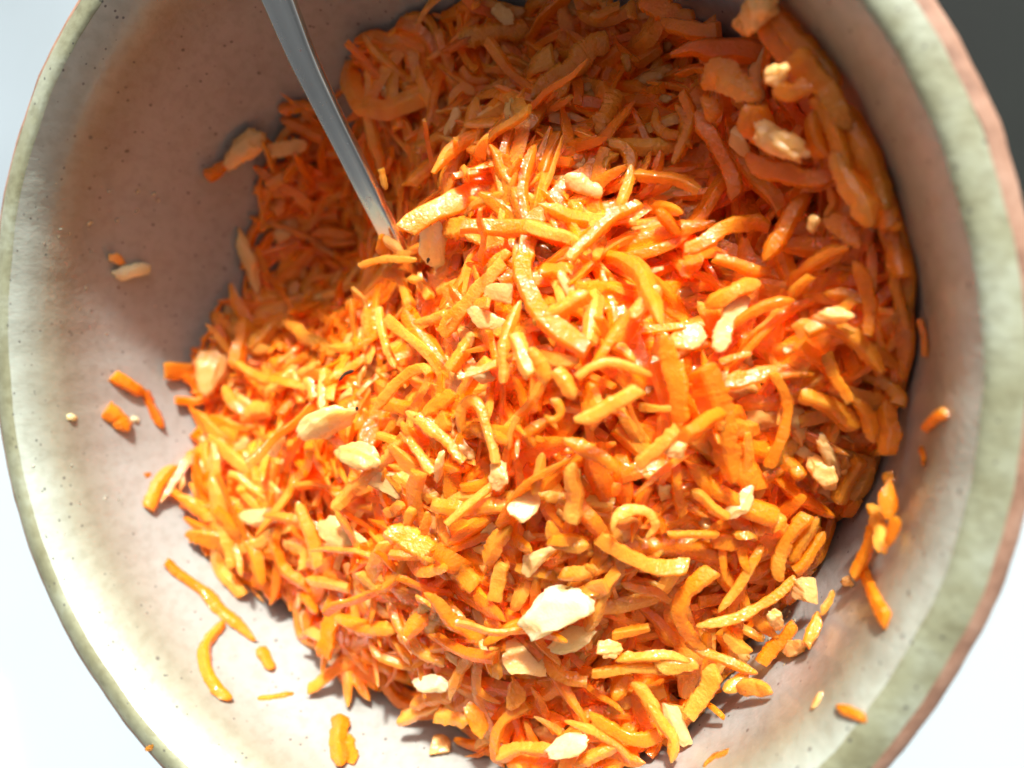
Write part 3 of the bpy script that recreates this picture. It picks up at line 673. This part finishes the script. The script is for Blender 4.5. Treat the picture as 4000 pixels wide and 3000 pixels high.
LAND = [(2090,2390,'the big white lump low in the heap'), (1255,1670,'the bright cream slab on the heap'), (1690,960,'the yellow lump beside the spoon neck'), (1600,960,'the spoon neck'),
        (1350,500,'the spoon handle'), (1790,600,'the long hooked shred'), (2040,440,'the small yellow lump on top'), (2380,1560,'the raised curl at the heap centre'),
        (2850,1740,'the broad flat strip on the sunlit side'), (2720,2450,'the big open hook shred'), (3050,320,'the glossy mass under the upper right rim'), (3080,560,'the pale crescent lump'),
        (3300,850,'the thick bumpy shred on the right wall'), (1700,2150,'the broad diagonal stick'), (1700,2660,'the cream lump at the lower edge'), (2210,2920,'the cream piece at the bottom'),
        (3250,1240,'the cream seed shape in the shade'), (860,1420,'the yellow lump at the left edge'), (960,580,'the yellow lump in the dark hollow'), (2900,60,'the pale lump at the top rim'),
        (1870,1620,'the looped shred'), (1600,1480,'the pale arched shred'), (880,2100,'the jutting shred at the left tip'), (2430,2020,'the pale ring curl'), (2200,100,'the dark gap at the top'),
        (3420,2100,'the shreds hanging on the lower right wall'), (2020,1300,'the thin upright shred'), (2650,1755,'the cream bead'), (1940,1865,'the cream cube'), (3300,1800,'the shaded right corner'), (2000,800,'the upright stubs')]
USED = {}
def describe(kind, uv, wpx, tone, noun):
    uv = np.array(uv, float); L = np.linalg.norm(np.diff(uv, axis=0), axis=1).sum(); ch = np.linalg.norm(uv[-1] - uv[0])
    c = uv[len(uv) // 2] if len(uv) % 2 else (uv[len(uv) // 2] + uv[len(uv) // 2 - 1]) / 2
    d = uv[-1] - uv[0]; ang = math.degrees(math.atan2(-d[1], d[0])) % 180
    ori = 'level' if ang < 18 or ang > 162 else 'upright' if 72 < ang < 108 else 'rising' if ang < 90 else 'falling'
    size = 'tiny' if L < 70 else 'short' if L < 130 else 'medium' if L < 220 else 'long' if L < 330 else 'very long'
    curv = ch / max(L, 1); form = 'straight' if curv > .985 else 'bent' if curv > .93 else 'curved' if curv > .7 else 'hooked'
    thick = 'thin' if wpx < 34 else 'thick' if wpx > 54 else ''
    if kind == 'f': form = 'flat'
    if kind == 'a': form = 'translucent'
    if kind in 'gy': form = ''
    colr = {'s': 'orange', 'f': 'orange', 'a': 'peach', 'g': 'cream', 'y': 'yellow'}[kind]
    if kind in 'sf': colr = 'pale orange' if tone > .75 else 'deep orange' if tone < .35 else 'orange'
    ds = sorted((math.hypot(c[0] - l[0], c[1] - l[1]), l) for l in LAND)
    opts = []
    for (dist, l) in ds[:4]:
        dx, dy = c[0] - l[0], l[1] - c[1]
        if dist < 45: rel = 'touching'
        else:
            a = math.degrees(math.atan2(dy, dx)) % 360
            r8 = ['right of', 'above right of', 'above', 'above left of', 'left of', 'below left of', 'below', 'below right of'][int((a + 22.5) // 45) % 8]
            rel = ('just ' if dist < 160 else '' if dist < 330 else 'well ') + r8
        opts.append(rel + ' ' + l[2])
    head = ' '.join(x for x in (size, thick, form, ori, colr, noun) if x)
    short = ' '.join(x for x in (size, form, colr, noun) if x)
    for cand in [short + ' ' + opts[0], head + ' ' + opts[0]] + [head + ' ' + o for o in opts[1:]] + [short + ' ' + o for o in opts[1:]]:
        if cand not in USED and len(cand.split()) <= 16:
            USED[cand] = 1; return cand
    USED[head + ' ' + opts[0]] = 1
    return head + ' ' + opts[0]
GC = 'grated carrot shreds heaped in the bowl'
GP = 'pale lumps among the grated carrot'
MAT = {'s': M_CARROT, 'f': M_CARROT, 'a': M_YELL, 'g': M_PALE, 'y': M_YELL}
NAMES = {'s': ('carrot_shred', 'carrot shred'), 'f': ('carrot_shred', 'carrot shred'), 'a': ('apple_shred', 'apple shred'), 'g': ('garlic_lump', 'lump'), 'y': ('apple_lump', 'lump')}
def build_piece(kind, P, N, wd, rng, tone, fine=True, soft=False):
    L = np.linalg.norm(np.diff(P, axis=0), axis=1).sum()
    if kind in 'gy':
        return chunk(P[0], P[-1], N[0], wd, wd * rng.uniform(.5, .7), rng, sub=4, rough=1.9 if soft else 1.3, soft=soft)
    n = int(np.clip(L / 0.0026, 16, 90)) if fine else 12
    # smooth resample
    idx = np.linspace(0, len(P) - 1, n)
    Q = np.stack([np.interp(idx, np.arange(len(P)), P[:, i]) for i in range(3)], 1)
    NN = np.stack([np.interp(idx, np.arange(len(P)), N[:, i]) for i in range(3)], 1)
    e = rng.choice([0.03, 0.2, 0.7, 0.92], 2)
    if kind in 'fa' and wd > .42 * L:
        return chunk(P[0], P[-1], N[0], wd, wd * rng.uniform(.28, .4), rng, sub=4)
    if kind == 'a': return sweep(Q, NN, wd, wd * .3, rng, k=12, ends=(.3, .2), jag=.03, ridge=0, flat=True, twist=.6)
    if kind == 's': return sweep(Q, NN, wd, wd * rng.uniform(.32, .62), rng, k=12 if fine else 6, ends=e, jag=.019, ridge=0)
    return sweep(Q, NN, wd * 1.05, wd * rng.uniform(.25, .42), rng, k=12 if fine else 6, ends=e * .9, jag=.030, ridge=0, flat=True, twist=.9)
count = 0
for it in HEAP:
    tl, kind, wpx, pts, lift = it[:5]; rng = np.random.default_rng(1000 + count); count += 1
    tone = it[5] if len(it) > 5 else rng.uniform(.25, .8)
    ox, oy = TILE[tl]; uv = [(ox + x * K, oy + y * K) for x, y in pts]
    ts = np.array([hit_heap(*q) for q in uv]); s = np.linspace(0, 1, len(ts))
    a, b = np.polyfit(s, ts, 1) if len(ts) > 1 else (0, ts[0]); ts = (a * s * .6 + b + a * .2) + (rng.uniform(-.02, .02) * (s - .5))
    if kind == 'g': lift += .02
    dep = []; 
    for q, t in zip(uv, ts): dep.append(CAM + (t - lift * .75) * ray(*q))
    P = spline(dep, 40)
    r = np.hypot(P[:, 0], P[:, 1]); lim = wall_r(np.clip(P[:, 2], -.86, 0)) - .02; sc = np.minimum(1, lim / np.maximum(r, 1e-6)); P[:, :2] *= sc[:, None]
    tmean = ts.mean(); wd = wpx * K / F * tmean * 1.12
    N = np.broadcast_to(-ray(*uv[len(uv) // 2]) + np.array([0, 0, .35]) + rng.normal(0, .25, 3), P.shape)
    soft = kind in 'gy' and not (tl in (4,) or (tl == 8 and wpx > 90))
    V, Fc = build_piece(kind, P, N, wd, rng, tone, soft=soft)
    nm, noun = NAMES[kind]; mt = MAT[kind]
    if soft: mt = M_YELL; tone = .7
    o = link(nm, V, Fc, mt, tone=tone_var(V, tone, rng))
    tag(o, describe(kind, uv, wpx * K, tone, noun), 'shred' if kind in 'sfa' else 'lump', GC if kind in 'sf' else GP)
for tl, kind, wpx, pts, lab, *tn in LOOSE + LOOSE_PALE:
    rng = np.random.default_rng(3000 + count); count += 1
    ox, oy = TILE[tl]; uv = np.array([(ox + x * K, oy + y * K) for x, y in pts]); uv = spline(np.c_[uv, np.zeros(len(uv))], 14)[:, :2]
    on_rim = 'edge of the rim' in lab
    Q = []; NN = []
    for q in uv:
        if on_rim: p_, n_ = at(q[0], q[1], 0.003), np.array([0, 0, 1.])
        else: p_, n_ = hit_wall(*q)
        Q.append(p_); NN.append(n_)
    Q = np.array(Q); NN = np.array(NN); tm = np.mean([np.dot(p - CAM, -CM[:, 2]) for p in Q]); wd = wpx * K / F * tm
    P = Q + NN * wd * (.10 if kind == 'f' else .33)
    V, Fc = build_piece(kind, P, NN, wd, rng, .6)
    nm, noun = NAMES[kind]; tone = tn[0] if tn else .6
    o = link(nm, V, Fc, MAT[kind], tone=tone_var(V, tone, rng))
    tag(o, lab, 'shred' if kind in 'sfa' else 'lump', 'loose pieces on the bowl wall')

# ------------------------------------------------------------------ fillers: individual shreds on the surface, then the mass below
def random_shred(rng, depth_lo, depth_hi, fine, margin=0.0, lump=True):
    for _ in range(200):
        x, y = rng.uniform(-.9, .9, 2)
        if not inside(x, y): continue
        z = float(H(x, y, lump)); r = math.hypot(x, y)
        z0 = z - rng.uniform(depth_lo, depth_hi)
        zb = float(wall_z(min(r, .936)))
        if z0 < zb + .012: z0 = zb + rng.uniform(.012, .05)
        if z0 > z + .03 or r > wall_r(max(z0, -.86)) - .02: continue
        pu, pv = proj((x, y, z0))
        if 1330 < pu < 1680 and 700 < pv < 1040 and z0 > -.43: continue
        break
    else: return None
    e = .02; gx = float(H(x + e, y, False) - H(x - e, y, False)) / (2 * e); gy = float(H(x, y + e, False) - H(x, y - e, False)) / (2 * e)
    g = min(1, 1.2 / max(1e-6, math.hypot(gx, gy))); n = np.array([-gx * g, -gy * g, 1.]); n /= np.linalg.norm(n)
    ph = 2.2 * math.sin(3.1 * x + 1.7 * y + 1) + 1.9 * math.sin(-2.3 * x + 4.7 * y + 4) + 1.2 * math.sin(9 * x + 3) + 1.2 * math.sin(8 * y - 5 * x)
    d = rng.normal(0, .62, 3) + np.array([math.cos(ph), math.sin(ph), 0]); d -= d @ n * n; d /= np.linalg.norm(d); d = d + n * rng.normal(0, .28); d /= np.linalg.norm(d)
    side = np.cross(n, d); L = float(np.clip(rng.lognormal(math.log(.24), .38), .08, .48)); cv = rng.normal(0, .17) * L; lf = rng.uniform(-.1, .05) * L
    s = np.linspace(-1, 1, 7)
    c = np.array([x, y, z0])
    P = c + s[:, None] * d * L / 2 + (1 - s[:, None] ** 2) * side * cv - (s[:, None] ** 2) * n * lf * -1
    rr = np.hypot(P[:, 0], P[:, 1]); lim = wall_r(np.clip(P[:, 2], -.86, 0)) - .018; P[:, :2] *= np.minimum(1, lim / np.maximum(rr, 1e-6))[:, None]
    P[:, 2] = np.maximum(P[:, 2], wall_z(np.minimum(np.hypot(P[:, 0], P[:, 1]), .93)) + .012)
    return P, n
n_ind = 0; target = 300 - sum(1 for h in HEAP if h[1] in 'sf') - len(LOOSE)
rng = np.random.default_rng(55)
while n_ind < target:
    q = random_shred(rng, -.022, .0, True)
    if q is None: continue
    P, n = q; uvc = [proj(p) for p in P]
    if not (60 < uvc[3][0] < 3940 and 40 < uvc[3][1] < 2960): continue
    kind = 's' if rng.random() < .68 else 'f'; wd = rng.uniform(.018, .038) * (1 if kind == 's' else 1.35); tone = rng.uniform(.15, .9)
    P2 = spline(P, 24); V, Fc = build_piece(kind, P2, np.broadcast_to(n + rng.normal(0, .3, 3), P2.shape), wd, rng, tone)
    o = link('carrot_shred', V, Fc, M_CARROT, tone=tone_var(V, tone, rng))
    tag(o, describe(kind, uvc, wd * 2000, tone, 'carrot shred'), 'shred', GC); n_ind += 1
VV = []; FF = []; TT = []; off = 0
rng = np.random.default_rng(77)
N_STUFF = 4600
for i in range(N_STUFF):
    q = random_shred(rng, .0 if i < 2400 else .02, .035 if i < 2400 else .20, False)
    if q is None: continue
    P, n = q; top = i < 2400; kind = 's' if rng.random() < .6 else 'f'; wd = rng.uniform(.014, .034) * (1 if kind == 's' else 1.4)
    nn = 22 if top else 9
    P2 = spline(P, nn); e = rng.choice([0.03, 0.3, 0.9], 2)
    V, Fc = sweep(P2, n + rng.normal(0, .35, 3), wd, wd * (.55 if kind == 's' else .3), rng, k=8 if top else 6, ends=e, jag=.045, ridge=0, flat=kind == 'f', period=.013)
    VV.append(V); FF.extend([tuple(a + off for a in f) for f in Fc]); TT.append(tone_var(V, rng.uniform(.1, .85), rng)); off += len(V)
o = link('carrot_mass', np.vstack(VV), FF, M_CARROT, tone=np.concatenate(TT))
tag(o, 'dense mass of grated carrot underneath the shreds on the surface of the heap', 'grated carrot', kind='stuff')

# soft pulp and juice-soaked apple scraps between the shreds
VV = []; FF = []; TT = []; off = 0
rng = np.random.default_rng(99)
for i in range(420):
    q = random_shred(rng, -.008, .018, False)
    if q is None: continue
    P, n = q; c = P[3]; d = P[4] - P[3]; d /= np.linalg.norm(d); sz = rng.uniform(.012, .034)
    V, Fc = chunk(c - d * sz, c + d * sz, n + rng.normal(0, .3, 3), sz * rng.uniform(.8, 1.4), sz * .55, rng, sub=3, rough=2.2, soft=True)
    VV.append(V); FF.extend([tuple(a + off for a in f) for f in Fc]); TT.append(tone_var(V, rng.uniform(-.1, .6), rng)); off += len(V)
o = link('apple_pulp', np.vstack(VV), FF, M_YELL, tone=np.concatenate(TT))
tag(o, 'soft peach coloured pulp of grated apple scattered all through the carrot heap', 'apple pulp', kind='stuff')

# ------------------------------------------------------------------ the spoon
spoon = empty('spoon', at(1600, 960, -.33)); tag(spoon, 'grey steel spoon stuck in the carrot heap, its handle rising past the upper rim', 'spoon')
sp_loc = np.array(at(1600, 960, -.33))
CL = [at(1620, 1090, -.42), at(1560, 988, -.335), at(1510, 890, -.285), at(1440, 750, -.235), at(1345, 560, -.185), at(1265, 400, -.15), at(1175, 210, -.115), at(1089, 0, -.075), at(1000, -220, -.03), at(860, -560, .06), at(720, -900, .15)]
WDS = [.062, .062, .059, .056, .055, .060, .074, .084, .100, .125, .12]
def spoon_handle():
    P = spline(CL, 90); W_ = np.interp(np.linspace(0, 1, 90), np.linspace(0, 1, len(WDS)), WDS)
    n = len(P); T = np.gradient(P, axis=0); T /= np.linalg.norm(T, axis=1)[:, None]
    up = np.array([-.22, -.05, 1.0]); N = up - (T @ up)[:, None] * T; N /= np.linalg.norm(N, axis=1)[:, None]; B_ = np.cross(T, N)
    th = .020
    sec = [(-1, -.25), (-1, .15), (-.96, .36), (-.88, .47), (-.75, .5), (-.35, .47), (0, .455), (.35, .47), (.75, .5), (.88, .47), (.96, .36), (1, .15), (1, -.25), (.9, -.5), (0, -.5), (-.9, -.5)]
    k = len(sec); V = np.zeros((n, k, 3))
    for j, (a, b) in enumerate(sec): V[:, j] = P + B_ * (a * W_ / 2)[:, None] + N * (b * th)
    V = V.reshape(-1, 3); Fc = [(i * k + j, i * k + (j + 1) % k, (i + 1) * k + (j + 1) % k, (i + 1) * k + j) for i in range(n - 1) for j in range(k)]
    Fc += [tuple(range(k))[::-1], tuple((n - 1) * k + j for j in range(k))]
    return V, Fc, P, B_, N
V, Fc, SPP, SPB, SPN = spoon_handle()
link('handle', V - sp_loc, Fc, M_STEEL, spoon)
# spoon's own bowl, buried in the heap
V0, F0 = ico(4); Tn = (np.array(CL[0]) - np.array(CL[1])); Tn /= np.linalg.norm(Tn); upv = np.array([-.22, -.05, 1.0]); Nn = upv - upv @ Tn * Tn; Nn /= np.linalg.norm(Nn); Bn = np.cross(Tn, Nn)
hb = V0.copy(); hz = np.where(hb[:, 2] > 0, -hb[:, 2] * .8, hb[:, 2]); hb = np.array(CL[0]) + Tn * .22 + hb[:, :1] * Tn * .25 + hb[:, 1:2] * Bn * .15 + hz[:, None] * Nn * .07
link('spoon_bowl', hb - sp_loc, F0, M_STEEL, spoon)
# tiny stamped arc on the handle
i0 = 22; cen = SPP[i0] + SPN[i0] * .0102
arc = []
for t in np.linspace(math.radians(20), math.radians(160), 12): arc.append(cen + SPB[i0] * math.cos(t) * .009 + (SPP[i0 + 1] - SPP[i0]) / np.linalg.norm(SPP[i0 + 1] - SPP[i0]) * math.sin(t) * .006)
Va, Fa = sweep(np.array(arc), SPN[i0], .0012, .0008, np.random.default_rng(1), k=6, jag=0, ridge=0, twist=0)
link('stamped_mark', Va - sp_loc, Fa, M_CARD, spoon)
# residue on the neck and the pieces against it
for i, (tl, kind, wpx, pts, dz, lab, tone) in enumerate([
    (2, 's', 50, [(165, 1640), (250, 1610), (400, 1600), (520, 1600)], .03, 'thin orange shred lying level across the front of the spoon neck', .8),
    (2, 'f', 44, [(295, 1045), (310, 1110), (325, 1170)], -.01, 'small pointed orange flake sticking to the right edge of the spoon handle', .9),
    (2, 'f', 80, [(290, 1450), (310, 1540), (360, 1600)], .012, 'wet orange pulp smeared over the left edge of the spoon neck', .5),
    (2, 'f', 60, [(380, 1590), (430, 1570), (490, 1560)], .02, 'frilly pale orange scrap on the spoon neck above the level shred', .9),
    (2, 'a', 70, [(330, 1470), (400, 1520), (440, 1560)], .006, 'glossy peach film of juice and pulp on the face of the spoon neck', .3),
    (2, 'y', 135, [(612, 1400), (610, 1670)], .03, 'pale yellow lump with a black speck standing beside the spoon neck', .9)]):
    rng = np.random.default_rng(4000 + i); ox, oy = TILE[tl]; P = []
    for x, y in pts:
        u, v = ox + x * K, oy + y * K
        zz = float(np.interp(v, [0, 400, 750, 880, 985, 1080], [-.075, -.15, -.235, -.285, -.335, -.36])) + .03 + dz
        P.append(at(u, v, zz))
    P = spline(P, 24); wd = wpx * K / F * 1.5
    V, Fc = build_piece(kind, P, np.broadcast_to(-ray(1600, 950), P.shape), wd, rng, tone)
    nm, noun = NAMES[kind]; o = link(nm, V, Fc, M_PALE if kind == 'y' else MAT[kind], tone=tone * np.ones(len(V)))
    tag(o, lab, 'shred' if kind != 'y' else 'lump', 'pieces touching the spoon')

# ------------------------------------------------------------------ pepper specks and crumbs
for i, (u, v, lab, zf) in enumerate([(1672, 1018, 'black pepper speck on the yellow lump beside the spoon neck', .075), (1395, 1597, 'black pepper speck above the bright cream slab', .08), (2650, 1742, None, .06)]):
    if lab is None: continue
    t = hit_heap(u, v); c = CAM + (t - zf) * ray(u, v); V, Fc = chunk(c - .004, c + .004, np.array([0, 0, 1.]), .007, .006, np.random.default_rng(i), sub=2)
    tag(link('pepper_speck', V, Fc, M_PEPPER), lab, 'pepper', 'pepper specks')
rng = np.random.default_rng(12)
P = spline([CAM + (hit_heap(u, v) - .07) * ray(u, v) for u, v in ((1322, 1490), (1350, 1462), (1382, 1446))], 12)
V, Fc = sweep(P, np.array([0, 0, 1.]), .006, .004, rng, k=6, ends=(.2, .2)); tag(link('herb_thread', V, Fc, M_PEPPER), 'thin black thread lying among the pale shreds above the cream slab', 'thread')
VV = []; FF = []; TT = []; off = 0
def crumb(u, v, sz):
    global off
    if u < 110: return
    p_, n_ = hit_wall(u, v)
    if math.hypot(p_[0], p_[1]) > .93 or p_[2] > -.01: return
    t_ = np.cross(n_, [0.3, .5, .8]); t_ /= np.linalg.norm(t_)
    V, Fc = chunk(p_ - t_ * sz, p_ + t_ * sz, n_, sz * 1.6, sz * 1.1, rng, sub=2); VV.append(V); FF.extend([tuple(a + off for a in f) for f in Fc]); TT.append(np.full(len(V), rng.uniform(.3, 1))); off += len(V)
for i in range(60):
    a = rng.uniform(0, 1)
    crumb(rng.normal(330, 130), rng.uniform(700, 2100), rng.uniform(.0016, .0055))
for i in range(150):
    s_ = rng.uniform(0, 1); crumb(3150 - 900 * s_ + rng.normal(0, 70), 2380 + 520 * s_ + rng.normal(0, 70), rng.uniform(.002, .006))
o = link('salad_crumbs', np.vstack(VV), FF, M_PALE, tone=np.concatenate(TT)); tag(o, 'scatter of tiny wet crumbs stuck to the glazed wall of the bowl', 'crumbs', kind='stuff')

# ------------------------------------------------------------------ beyond the bowl
hob = empty('dark_slab', (2.4, 1.6, ZT)); tag(hob, 'dark grey green slab beside the bowl with a faint paler ring on it', 'slab')
b_ = box('slab_top', -1.72, 1.6, -1.33, 2.0, 0.004, 0.07, M_DARK, hob, bev=.02)
V = []; Fc = []; n = 60; c = np.array([-1.62, -1.12, .0735])
for i in range(n):
    a = math.radians(-14 + 104 * i / (n - 1))
    for r_, z_ in ((.52, 0), (.56, .006), (.62, .006), (.66, 0)): V.append(c + np.array([r_ * math.cos(a), r_ * math.sin(a), z_ - .003]))
for i in range(n - 1):
    for j in range(3): a = i * 4 + j; b = (i + 1) * 4 + j; Fc.append((a, b, b + 1, a + 1))
link('pale_ring', V, Fc, M_DARK2, hob)
shade_sheet_m = plain('table_shade_grey', (0.40, 0.47, 0.50), 0.7, (0.34, 0.40, 0.42), 9.0, 0.3)  # added sheet: its grey colour imitates shade on the white table
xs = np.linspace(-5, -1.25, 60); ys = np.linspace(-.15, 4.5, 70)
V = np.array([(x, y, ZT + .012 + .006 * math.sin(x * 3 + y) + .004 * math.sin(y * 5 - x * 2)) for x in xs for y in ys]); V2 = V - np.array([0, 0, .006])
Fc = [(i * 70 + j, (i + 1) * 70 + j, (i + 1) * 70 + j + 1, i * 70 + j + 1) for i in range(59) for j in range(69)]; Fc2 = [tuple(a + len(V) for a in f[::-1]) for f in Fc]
shade_sheet = link('table_shade_sheet', np.vstack([V, V2]), Fc + Fc2, shade_sheet_m); tag(shade_sheet, 'blue grey sheet added to imitate shaded table beyond the upper left of the rim', 'shade_sheet')
card = box('white_card', -3.9, -2.42, -3.6, -1.62, ZT + .004, ZT + .03, M_CARD, bev=.006, rot=math.radians(8)); tag(card, 'white card with a straight edge lying on the table at the lower left', 'card')
print('pieces', count, 'target', target)
